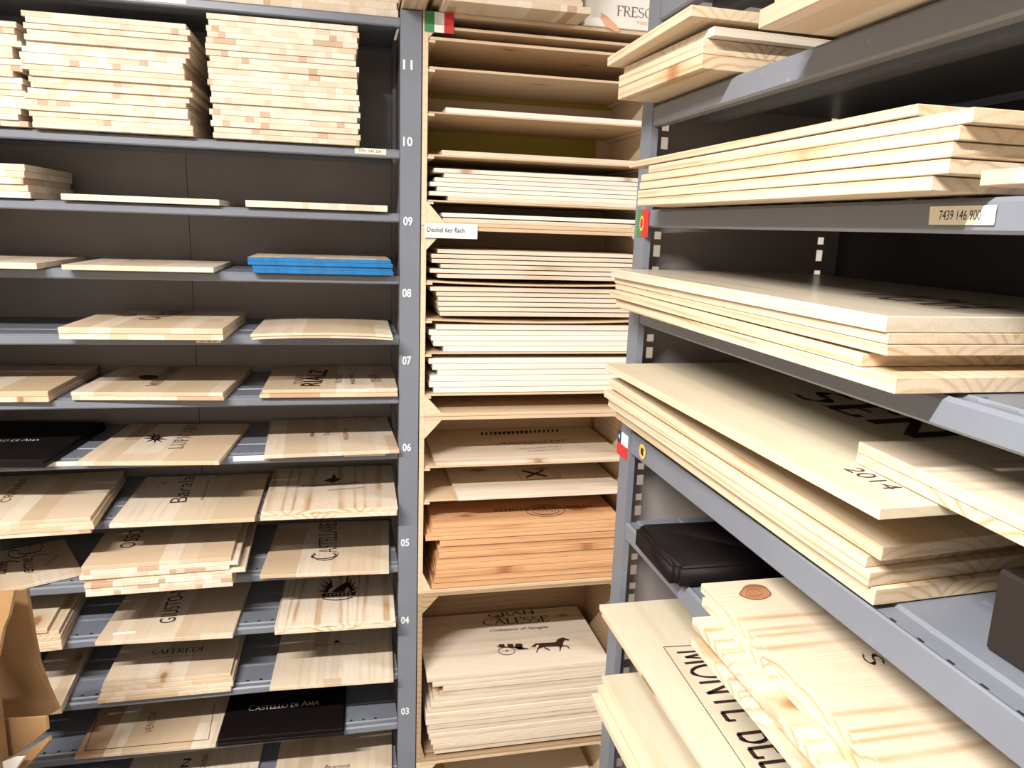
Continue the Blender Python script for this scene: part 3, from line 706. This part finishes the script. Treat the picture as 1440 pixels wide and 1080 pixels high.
divider(c2, -.4375, t=.004)
# third crate
YF = YC+.006
b = crate_board(-.6295, .232, .0085, M['pineX'], 'lid with cursive print and a black leaf-like row', y0=YF, d=.325)
z = -.621
print_on(b, z, 'Millepassi', (698, 627), (803, 621), .030, style='sans', shear=.75)
print_on(b, z, 'BOLGHERI', (731, 632), (790, 628), .008, style='sans', mat='printsoft')
print_on(b, z, 'SUPERIORE', (742, 635), (790, 632.5), .007, style='sans', mat='printsoft')
lv = []
for i in range(18):
    x = 678+i*6.2; y = 610.5-i*.27; w_ = 2.6 if 2 < i < 11 else 1.6
    lv.append([(x-w_, y-2.2), (x+w_*.6, y-2.6), (x+w_, y+.6), (x, y+2.6), (x-w_, y)])
shape_on(b, z, lv, label='row of dark leaf marks')
b = crate_board(-.7225, .292, .0095, M['pineX'], 'lid marked with a big X, in the third crate', y0=YC-.012, d=.335)
z = -.713
shape_on(b, z, pline([(734, 662), (769, 670)], 2.4) + pline([(740, 671.5), (764, 661.5)], 2.4), label='dark brown X mark')
shape_on(b, z, pline([(724, 660), (734, 675.5)], .6) + pline([(734, 675.5), (789, 671.5)], .6) + pline([(777, 660), (786, 672)], .6) + pline([(782, 660), (789, 671)], .6) + pline([(774, 662), (781, 672)], .6), 'printsoft', label='thin printed frame')
st = crate_stack(-.790, -.8365, [.225, .222, .212, .208], M['orange'], 'orange-toned lid in the roundel-printed pile, third crate', 'orange lids with roundel', y0=YC-.004, jy=.002, d=.32)
z = -.790
print_on(st[0], z, 'TENUTE FRESCOBALDI', (694, 719.5), (833, 712.5), .018, thick=.14)
rd = []
for r_, n_ in ((27, 26), (19, 20)):
    rd += pline([(767+r_*math.cos(i*2*math.pi/n_), 718+r_*.30*math.sin(i*2*math.pi/n_)) for i in range(n_+1)], .8)
for i in range(14): rd.append([(752+i*2.2, 716.5+(i % 3)), (753.4+i*2.2, 716+(i % 3)), (753+i*2.2, 718.5+(i % 3))])
shape_on(st[0], z, rd, 'printsoft', label='brown printed roundel')
crate_stack(-.838, -.9815, [.247, .242, .244, .240, .238, .236, .232, .226], M['orange'], 'orange board in the lower pile of the third crate', 'lower orange pile', y0=YC-.002, jy=.006)
# fourth crate: horse-and-cart pile
ys = YC-.004
tops = [-1.245]
gs = crate_stack(-1.245, -1.500, [.216, .232, .262, .252, .236, .228, .218, .214, .214, .222, .220, .224, .230, .236, .240], M['pineX'],
    'pine lid in the pile inside the weathered crate', 'lids in the weathered crate', y0=ys, jy=.010, d=.33)
gs[0]['label'] = 'pale lid printed with a horse drawing a cart'
z = -1.245
print_on(gs[0], z, 'GRAN', (687, 868.5), (752, 863.5), .040, thick=.14)
print_on(gs[0], z, 'CALESSE', (680, 880), (773, 874), .040, thick=.14)
print_on(gs[0], z, 'Collezione di Famiglia', (689, 889.5), (772, 884), .018, style='sans', shear=.7)
def U(x, y): return (640+x/7.2, 850+y/7.2)
horse = [(845, 392), (1015, 383), (1040, 350), (1090, 333), (1120, 345), (1160, 358), (1150, 366), (1110, 362), (1095, 385), (1092, 410), (1085, 425), (1072, 445), (1066, 474), (1058, 474), (1058, 430), (1030, 425), (950, 428), (905, 430), (868, 440), (840, 458), (830, 488), (822, 486), (830, 450), (848, 425)]
shape_on(gs[0], z, [[U(*p) for p in horse], [U(*p) for p in [(1090, 412), (1140, 418), (1166, 452), (1158, 452), (1132, 426), (1088, 424)]],
    [U(*p) for p in [(848, 396), (820, 392), (790, 412), (765, 432), (800, 428), (802, 440), (826, 412), (845, 408)]],
    [U(*p) for p in [(900, 428), (935, 445), (965, 462), (950, 466), (905, 445)]],
    [U(*p) for p in [(412, 418), (440, 425), (660, 430), (745, 447), (745, 452), (650, 460), (600, 440), (440, 436)]],
    [U(*p) for p in [(440, 405), (495, 402), (505, 425), (445, 426)]], [U(*p) for p in [(525, 402), (580, 400), (600, 428), (535, 428)]],
    [U(*p) for p in [(610, 400), (665, 396), (684, 410), (680, 452), (630, 448), (605, 425)]]]
    + pline([U(523+84*math.cos(i*.3142), 472+38*math.sin(i*.3142)) for i in range(21)], .8) + [[U(523+12*math.cos(i*.785), 470+8*math.sin(i*.785)) for i in range(8)]],
    label='dark brown horse and two-wheeled cart')
crate_board(FLOOR+.012, .30, .012, M['white'], 'white board lying in the lowest crate')
# thin sagging sheet under the pile
child(link('bottom_sheet', board_mesh(CX1-CX0-.05, .30, .003, warp=-.001), M['cratedark']), c4)
bpy.data.objects['bottom_sheet'].location = ((CX0+CX1)/2, YC+.17, -1.5065)
# flag and paper label on the crates
def sheet(name, P, w, h, mat, parent, n=Vector((0, -1, 0)), ex=VX, ez=VZ, t=.0006):
    return child(prism(name, [P, P+ex*w, P+ex*w+ez*h, P+ez*h], n*t, mat), parent)
fa = atY(597, 44, YC-.001); fw_ = .069; fh = .044
fl_ = empty('italian_flag_sticker', fa); child(fl_, c1)
for i, mm in enumerate(('green', 'white_f', 'red')):
    s = sheet('flag_stripe', fa+VX*(fw_/3*i), fw_/3, fh, M[mm], fl_); s['label'] = ['green stripe', 'white stripe', 'red stripe'][i]
la = atY(597, 334, YC-.006)
pl = prism('paper_label', [la, la+VX*.132, la+VX*.132+VZ*.036, la+VZ*.036], Vector((0, .0008, 0)), M['paper'])
tag(pl, 'white paper label with small black writing, between the two upper crates', 'label')
lay(text_mesh('Deckel 6er flach', bold=.012), la+Vector((.006, -.0002, .014)), la+Vector((.100, -.0002, .014)), .012, 0, M['ink'], pl, vdir=VZ, label='small black printed words')

# on top of the crates
def top_stack(x0, x1, y0, d, z0, n, t, mat, desc, group, off=None):
    for i in range(n):
        dx = random.uniform(-.004, .004); dy = random.uniform(-.004, .004)
        if off and i < len(off): dx, dy = off[i]
        put_board((x0+x1)/2+dx, y0+d/2+dy, z0+i*(t+GAP), x1-x0, d, t, random.uniform(-.005, .005), mat, lab(n-1-i, n, desc), group)
top_stack(.225, .565, 1.80, .34, .4885, 6, .0145, M['block'], 'jointed board in the pile beside the white carton', 'pile on top of the crates', off=[(0, 0), (-.015, .015), (-.018, .018)])
top_stack(.1425, .196, 1.80, .30, .4885, 5, .014, M['pineL'], 'narrow board in the pile above the numbered post', 'narrow pile between rack and crates')
car = empty('white_carton', (.70, 2.0, .4885)); tag(car, 'white carton with brown capitals on top of the crates', 'carton')
child(box('carton_body', .580, .830, 1.895, 2.15, .4885, .80, M['carton'], bev=.002), car)
pa = atY(867, 22, 1.8945); pb = atY(926, 25, 1.8945)
lay(roman_mesh('FRESCOBA', thick=.11), pa, pa+VX*.165, .024, 0, M['printsoft'], car, vdir=VZ, label='brown printed capitals')
pa = atY(895, 34, 1.8945)
lay(text_mesh('TOSCANA'), pa, pa+VX*.06, .007, 0, M['peach'], car, vdir=VZ, label='small pale printed word')
bl = [atY(x, y, 1.8943) for x, y in ((846, 18), (852, 21), (866, 34), (872, 43), (866, 45), (852, 37), (845, 26))]
child(prism('printed_blob', bl, Vector((0, .0005, 0)), M['peach']), car)['label'] = 'peach coloured printed brush mark'

# ------------------------------------------------------------------ right rack
XR = .5; XRB = .905; YN, YFr = -.02, 1.225
ZR = [.334, .172, .0085, -.1565, -.392, -.556, -.722, -.888, -1.25]
LR = [.035, .034, .030, .030, .040, .035, .033, .033, .033]
rr = empty('storage_rack', (XR, YFr, FLOOR))
tag(rr, 'dark grey steel rack running toward the viewer on the right', 'rack')
def rshelf(zb, lip):
    fr = lip > .038
    bm = shelf_bm(YN, YFr-.002, zb, lip, 0.0, XRB-XR-.006, hy=.030, pitch=.036 if fr else .062, front=fr)
    for v in bm.verts: v.co = Vector((XR+.001+v.co.y, v.co.x, v.co.z))
    return child(link('shelf', to_mesh(bm, 'shelf'), M['steel']), rr)
rsh = [rshelf(z, l) for z, l in zip(ZR, LR)]
def teeth(a0, a1, front, zb, lip, along_x, parent):
    # toothed stiffener and a folded bar hanging under the plate, behind the lip
    bm = bmesh.new(); q = a0+.02
    def bb(p0, p1, d0, d1, z0, z1):
        if along_x: bm_box(bm, p0, p1, front+d0, front+d1, z0, z1)
        else: bm_box(bm, front+d0, front+d1, p0, p1, z0, z1)
    while q < a1-.04:
        bb(q, q+.028, .0215, .0265, zb+.003, zb+lip-.003); q += .040
    bb(a0+.01, a1-.01, .085, .115, zb+.010, zb+lip-.003)
    return child(link('stiffener', to_mesh(bm, 'stiffener'), M['steel']), parent)
for z, l in list(zip(ZR, LR))[:4]: teeth(YN, YFr, XR, z, l, False, rr)
for k in (0, 1, 2): teeth(XA, XBp, YL, ZB[k], LIP, True, rack)
# far end: front post facing the aisle + slotted side panel
def slot_panel(y0, cols, z0, z1, x0, x1):
    bm = bmesh.new(); xs = sorted([x0, x1]+[c-.0065 for c in cols]+[c+.0065 for c in cols]); zs = [z0]; hz = []
    z = z0+.02; i = 0
    while z < z1-.03:
        h = .020 if i % 2 else .013
        zs += [z, z+h]; hz.append(len(zs)-2); z += .0305; i += 1
    zs.append(z1)
    g = [[bm.verts.new((x, y0, zz)) for zz in zs] for x in xs]
    for a in range(len(xs)-1):
        hole = any(abs((xs[a]+xs[a+1])/2-c) < .001 for c in cols)
        for b_ in range(len(zs)-1):
            if hole and b_ in hz: continue
            bm.faces.new((g[a][b_], g[a+1][b_], g[a+1][b_+1], g[a][b_+1]))
    bmesh.ops.recalc_face_normals(bm, faces=bm.faces)
    bmesh.ops.solidify(bm, geom=list(bm.faces), thickness=.0015)
    return child(link('slotted_side_panel', to_mesh(bm, 'panel'), M['steelback']), rr)
slot_panel(YFr+.044, [XR+.043, XRB-.037], FLOOR+.01, .60, XR+.003, XRB)
def rpost(y0, y1):
    bm = bmesh.new(); bm_box(bm, XR, XR+.002, y0, y1, FLOOR, .62); bm_box(bm, XR+.002, XR+.012, y0, y0+.002, FLOOR, .62); bm_box(bm, XR+.002, XR+.012, y1-.002, y1, FLOOR, .62)
    return child(link('post', to_mesh(bm, 'post'), M['steel']), rr)
rpost(YFr, YFr+.046); rpost(YN-.046, YN)
child(box('post', XRB-.03, XRB, YN-.04, YN-.038, FLOOR, .62, M['steel']), rr)
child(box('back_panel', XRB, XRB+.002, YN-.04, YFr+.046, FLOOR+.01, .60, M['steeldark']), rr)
# stickers: number label, two flags, round badge
zc = ZR[2]+.006
P_ = [atX(x, y, XR-.0004) for x, y in ((1308, 304), (1400, 304), (1398, 286), (1304, 285))]
y_a, y_b = P_[0].y, P_[1].y
P_ = [Vector((XR-.0004, y_a, zc)), Vector((XR-.0004, y_b, zc)), Vector((XR-.0004, y_b, zc+.0155)), Vector((XR-.0004, y_a+.001, zc+.0155))]
ns = child(prism('label_sticker', P_, Vector((-.0004, 0, 0)), M['tape']), rr); ns['label'] = 'cream strip with black number'
lay(text_mesh('7439 146 900'), (XR-.0009, y_a-(y_a-y_b)*.16, zc+.004), (XR-.0009, y_a-(y_a-y_b)*.80, zc+.004), .0080, 0, M['ink'], ns, vdir=VZ, lift=.0001, label='black printed number')
def rflag(name, px, w, h, parts, parent, y_top):
    P = atX(px, y_top, XR-.0005); o = empty(name, P); child(o, parent)
    for (u0, u1, v0, v1, mm, lb) in parts:
        p = [Vector((P.x, P.y-w*u0, P.z-h*v0)), Vector((P.x, P.y-w*u1, P.z-h*v0)), Vector((P.x, P.y-w*u1, P.z-h*v1)), Vector((P.x, P.y-w*u0, P.z-h*v1))]
        s = child(prism('flag_field', p, Vector((-.0003, 0, 0)), M[mm]), o); s['label'] = lb
    return o, P
o, P = rflag('portuguese_flag_sticker', 897.5, .050, .046, [(0, .4, 0, 1, 'green', 'green field'), (.4, 1, 0, 1, 'red', 'red field')], rr, 295)
bm = bmesh.new()
c0 = Vector((P.x-.0006, P.y-.050*.42, P.z-.023))
vv = [bm.verts.new(c0+Vector((0, .009*math.cos(a*.5236), .013*math.sin(a*.5236)))) for a in range(12)]; bm.faces.new(vv)
vi = [bm.verts.new(c0+Vector((-.0002, .006*math.cos(a*.5236), .009*math.sin(a*.5236)))) for a in range(12)]; bm.faces.new(vi)
g_ = child(link('flag_crest', to_mesh(bm, 'crest'), [M['gold'], M['red']]), o); g_.data.polygons[1].material_index = 1; g_['label'] = 'gold round crest'
o, P = rflag('chilean_flag_sticker', 869.5, .052, .046, [(0, .36, 0, .5, 'navy', 'dark blue canton'), (.36, 1, 0, .5, 'white_f', 'white stripe'), (0, 1, .5, 1, 'red', 'red stripe')], rr, 603)
c0 = Vector((P.x-.0005, P.y-.052*.18, P.z-.0115))
star = [c0+Vector((0, (.0045 if i % 2 == 0 else .0018)*math.sin(i*math.pi/5), (.006 if i % 2 == 0 else .0024)*math.cos(i*math.pi/5))) for i in range(10)]
child(prism('flag_star', star, Vector((-.0002, 0, 0)), M['white_f']), o)['label'] = 'white star'
# round badge on the lip
c0 = Vector((XR-.0004, 1.165, ZR[4]+.021))
bd = child(prism('round_badge', [c0+Vector((0, .014*math.cos(a*.3927), .0135*math.sin(a*.3927))) for a in range(16)], Vector((-.0005, 0, 0)), M['gold']), rr); bd['label'] = 'round golden sticker with dark marks'
child(prism('badge_mark', [c0+Vector((-.0006, dy, dz)) for dy, dz in ((.006, .006), (-.006, .006), (-.004, 0), (-.006, -.007), (.005, -.006), (.007, -.001))], Vector((-.0001, 0, 0)), M['brownblack']), rr)

def rb(x0, yn, yf, z, t, mat, label, dx=.33, rz=0.0, group=None, cat='board', name='wooden_board', xf=None, zf=None):
    """board on the right rack: front edge from (x0, yn, z) near the viewer to (xf, yf, zf) at the far end"""
    A = Vector((x0, yn, z)); B = Vector((xf if xf is not None else x0-math.tan(rz)*(yf-yn), yf, zf if zf is not None else z))
    ey = (B-A).normalized(); ex = ey.cross(VZ).normalized(); ez = ex.cross(ey); d = (B-A).length
    o = link(name, board_mesh(dx, d, t, name=name), mat)
    m_ = Matrix((ex, ey, ez)).transposed().to_4x4(); m_.translation = A
    o.matrix_world = m_ @ Matrix.Translation((dx/2, d/2, 0))
    return tag(o, label, cat, group)
# upper shelf, far pile (seen from below)
G = 'pile of four on the upper right shelf'
rb(.450, .952, 1.220, .2075, .0175, M['pineL'], 'pale thick board hanging over the upper right shelf, lowest of the far pile', dx=.30, group=G, xf=.436)
rb(.450, .953, 1.220, .2255, .0185, M['pineL'], 'pale board second from below in the far pile, upper right shelf', dx=.30, group=G, xf=.436)
rb(.457, .938, 1.210, .2445, .0110, M['pineX'], 'board third from below in the far pile, upper right shelf', dx=.30, group=G, xf=.440)
rb(.424, .938, 1.220, .2640, .0135, M['pineL'], 'pale top board jutting out farthest from the upper right shelf', dx=.31, group=G, xf=.415, zf=.2565)
# near pile, finger jointed
for i in range(6):
    rb(.418+[0, .012, .014, .010, .016, .012][i], .40, [.758, .752, .750, .752, .749, .751][i], .2075+i*.0188, .0184, M['block'], lab(5-i, 6, 'thick jointed board in the pile at the top right corner'), dx=.34, group='near jointed pile at the top right')
# shelf with number label
G = 'pile above the number label'
zz = .0390
rows = [(.449, .523, 1.137, .0112), (.4495, .508, 1.140, .0112), (.449, .507, 1.133, .0112), (.4495, .503, 1.130, .0105), (.451, .494, 1.106, .0110)]
for i, (x0, yn, yf, t) in enumerate(rows):
    rb(x0, yn, yf, zz, t, M['pineL'], lab(5-i, 6, 'long pale board in the pile above the number label'), group=G, dx=.36); zz += t+.0009
rb(.450, .551, 1.186, .0990, .0090, M['pineL'], 'long pale board jutting highest above the number label, topmost one', group=G, dx=.36, zf=.0995)
rb(.430, .25, .456, .0388, .0105, M['stave'], 'short orange-toned board end at the right edge, under the pale pile', dx=.30)
tg = put_board(.557, .455, .0495, .045, .05, .0, 0, M['block'], 'x') if False else None
# next shelf: glossy top board
G = 'angled pile below the number label'
zz = -.1262
rb(.449, .531, 1.205, zz, .0140, M['pineL'], 'lowest pale board of the angled pile below the number label', dx=.36, group=G)
rb(.450, .578, 1.212, zz+.0145, .0120, M['pineL'], 'second lowest board of the angled pile below the number label', dx=.34, group=G, xf=.440, zf=zz+.0165)
rb(.452, .550, 1.220, -.0970, .0095, M['pineL'], 'middle board of the angled pile below the number label', dx=.36, group=G)
rb(.452, .551, 1.220, -.0870, .0095, M['pineL'], 'second board from the top, angled pile below the number label', dx=.36, group=G, xf=.450)
gl = rb(.449, .552, 1.220, -.0770, .0140, M['gloss'], 'pale top board of the angled pile below the number label', dx=.37, group=G, xf=.443)
print_on(gl, -.063, 'VIGNA', (1180, 412), (1330, 434), .10, style='sans')
# dark shelf pile with big capitals
G = 'big pile with the year print'
big = rb(.460, .541, 1.215, -.2430, .0110, M['pineP'], 'wide pale board printed with big black capitals and a year', dx=.40, group=G, xf=.441, zf=-.2370)
def on_big(me, A, B, h):
    def hit(x, y):
        mw = big.matrix_world; n = (mw.to_3x3() @ VZ).normalized(); p0 = mw @ Vector((0, 0, .0110)); d = ray(x, y)
        return d*(p0.dot(n)/d.dot(n))
    n = (big.matrix_world.to_3x3() @ VZ).normalized()
    a, b_ = hit(*A), hit(*B)
    lay(me, a, b_, h, 0, M['print'], big, vdir=n.cross((b_-a).normalized()), label='large black printed capitals' if h > .05 else 'printed year')
on_big(text_mesh('2014'), (1184, 659), (1246, 689), .021)
on_big(roman_mesh('SE\u00d1A', thick=.2, thin=.045, track=.12), (1104, 553), (1392, 655), .10)
rb(.500, .578, 1.215, -.3020, .0150, M['pineL'], 'second board under the printed year board, pile tilted up at its far end', dx=.37, group=G, xf=.449, zf=-.2660)
rb(.498, .595, 1.215, -.3165, .0125, M['pineL'], 'third board from below in the pile under the year board', dx=.37, group=G, xf=.441, zf=-.2840)
rb(.497, .587, 1.215, -.3330, .0155, M['pineL'], 'second board from below in the pile under the year board', dx=.37, group=G, xf=.450, zf=-.3010)
rb(.503, .583, 1.218, -.3515, .0175, M['pineL'], 'lowest board of the pile under the year board, on the rack edge', dx=.37, group=G, xf=.466, zf=-.3230)
# two near boards on top
k1 = rb(.512, .38, .662, -.2305, .0115, M['pineS'], 'lower of the two knotty boards lying over the year board', dx=.37, rz=-.045, group='knotty pair over the year board')
k2 = rb(.511, .38, .660, -.2185, .0115, M['pineS'], 'upper of the two knotty boards lying over the year board', dx=.37, rz=-.045, group='knotty pair over the year board')
bx = empty('dark_case', (.55, .46, -.352)); tag(bx, 'dark brown box at the right edge under the knotty boards', 'box')
child(box('case_body', .552, .74, .30, .50, -.3515, -.275, M['brownblack'], bev=.003), bx)
# shelf with the black lid
bm = bmesh.new(); bm_box(bm, -.10, .10, -.085, .085, 0, .031)
bmesh.ops.bevel(bm, geom=[e for e in bm.edges if abs(e.verts[0].co.z-e.verts[1].co.z) > .01], offset=.012, segments=5, affect='EDGES')
bmesh.ops.bevel(bm, geom=[e for e in bm.edges if e.verts[0].co.z > .03 and e.verts[1].co.z > .03], offset=.004, segments=3, affect='EDGES')
bk = link('black_lid', to_mesh(bm, 'black_lid', True), M['black'])
bk.matrix_world = Matrix.Translation((.578, 1.045, -.5205)) @ Matrix.Rotation(-.02, 4, 'Z')
tag(bk, 'black lid with rounded edges lying on the right rack, behind the knotty pile', 'lid')
# pile with the knot and the S
G = 'thick pile with the knot'
zz = -.5205; hs = [.0115]*6
for i in range(5):
    rb([.432, .425, .430, .424, .446][i], .36, [.792, .786, .796, .790, .815][i], zz, .0122, M['pineS'], lab(5-i, 6, 'board in the pile printed with a letter S'), dx=.36, rz=[.0, .01, -.008, .006, .0][i], group=G); zz += .0126
sb = rb(.450, .36, .828, zz, .0122, M['pineS'], 'knotty end-grain board in the pile printed with a letter S, topmost one', dx=.36, group=G)
zs = zz+.0122
print_on(sb, zs, 'S', (1208, 918), (1220, 935), .022, thick=.15, thin=.05)
def blob(cx, cy_, rx, ry, n=28, amp=.07, ph=0):
    return [(cx+rx*(1+amp*math.sin(3*a*6.283/n+ph)+amp*.6*math.sin(5*a*6.283/n))*math.cos(a*6.283/n), cy_+ry*(1+amp*math.sin(2*a*6.283/n+ph))*math.sin(a*6.283/n)) for a in range(n)]
kn = [blob(1062, 833, 22, 11)]
M['knot'] = wood('knot_wood', (0.45, 0.20, 0.09), (0.22, 0.08, 0.03), 'X', ring=160, ring_amt=.8, knots=0)
shape_on(sb, zs, kn, 'knot', name='knot', label='reddish brown knot')
shape_on(sb, zs+.0001, pline(blob(1062, 833, 21, 10.5)+[blob(1062, 833, 21, 10.5)[0]], 1.2)+pline(blob(1060, 834, 11, 5, ph=1)+[blob(1060, 834, 11, 5, ph=1)[0]], .8)+pline(blob(1059, 834.5, 5, 2.2), .7), 'printsoft', name='knot_ring', label='darker rings of the knot')
# lower shelf: big capitals in a frame
mb = rb(.448, .45, 1.190, -.6770, .0100, M['pineP'], 'long pale board with framed black capitals, jutting from the lower right rack', dx=.38, group='framed-print pair')
rb(.452, .45, 1.186, -.6885, .0108, M['pineL'], 'board right under the one with framed black capitals', dx=.37, group='framed-print pair')
zt = -.667
_a, _b = atZ(948, 917, zt), atZ(1031, 1029, zt); _b = _a+(_b-_a)*(8.19/4.66)
lay(roman_mesh('MONTE BELLO', serif=False, thick=.15, thin=.08, track=.05), _a, _b, .078, zt, M['print'], mb, label='large black printed capitals')
# serif=False, thick=.15, thin=.08, track=.05)
shape_on(mb, zt, pline([(933, 910), (1112, 1175)], 1.0) + pline([(933, 910), (985, 907)], 1.0), label='thin black printed frame')
# lowest pile
G = 'lowest pile on the right rack'
for i, (x0, yf, t) in enumerate([(.440, 1.160, .0110), (.436, 1.168, .0110), (.448, 1.176, .0110), (.460, 1.186, .0105)][::1]):
    rb(x0, .45, yf, -.8545-.0235+i*.0114+.0235-.0, t, M['pineP'], lab(3-i, 4, 'smooth board in the lowest pile on the right rack'), dx=.36, group=G)

# ------------------------------------------------------------------ cardboard box at the lower left
cb = empty('cardboard_box', (-.9, 1.33, FLOOR)); tag(cb, 'torn brown cardboard box with raised flaps at the lower left', 'cardboard box')
def flap(name, pts, yf, th=Vector((0.004, .004, 0)), mat='card'):
    return child(prism(name, [atY(x, y, yf(x, y)) for x, y in pts], th, M[mat]), cb)
flap('flap', [(-60, 836), (20, 831), (17, 843), (12, 866), (4, 885), (-4, 925), (-60, 960)], lambda x, y: 1.46+(20-x)*.0006)
flap('flap', [(20, 831), (37, 829), (40, 850), (47, 893), (55, 932), (66, 962), (82, 998), (62, 1009), (0, 1018), (-40, 1024), (-50, 900), (12, 866)], lambda x, y: 1.50+(y-829)*.0009)
flap('flap', [(-60, 1016), (64, 1008), (66, 1026), (46, 1044), (20, 1062), (-60, 1090)], lambda x, y: 1.52)
flap('flap', [(-40, 1085), (30, 1060), (68, 1036), (69, 1042), (52, 1062), (20, 1095), (-30, 1110)], lambda x, y: 1.49)
flap('torn_layer', [(-20, 1080), (18, 1066), (33, 1065), (14, 1092), (-20, 1100)], lambda x, y: 1.47, mat='paper')
child(box('box_body', -1.15, -.665, 1.16, 1.50, FLOOR+.001, -.86, M['card'], bev=.003), cb)
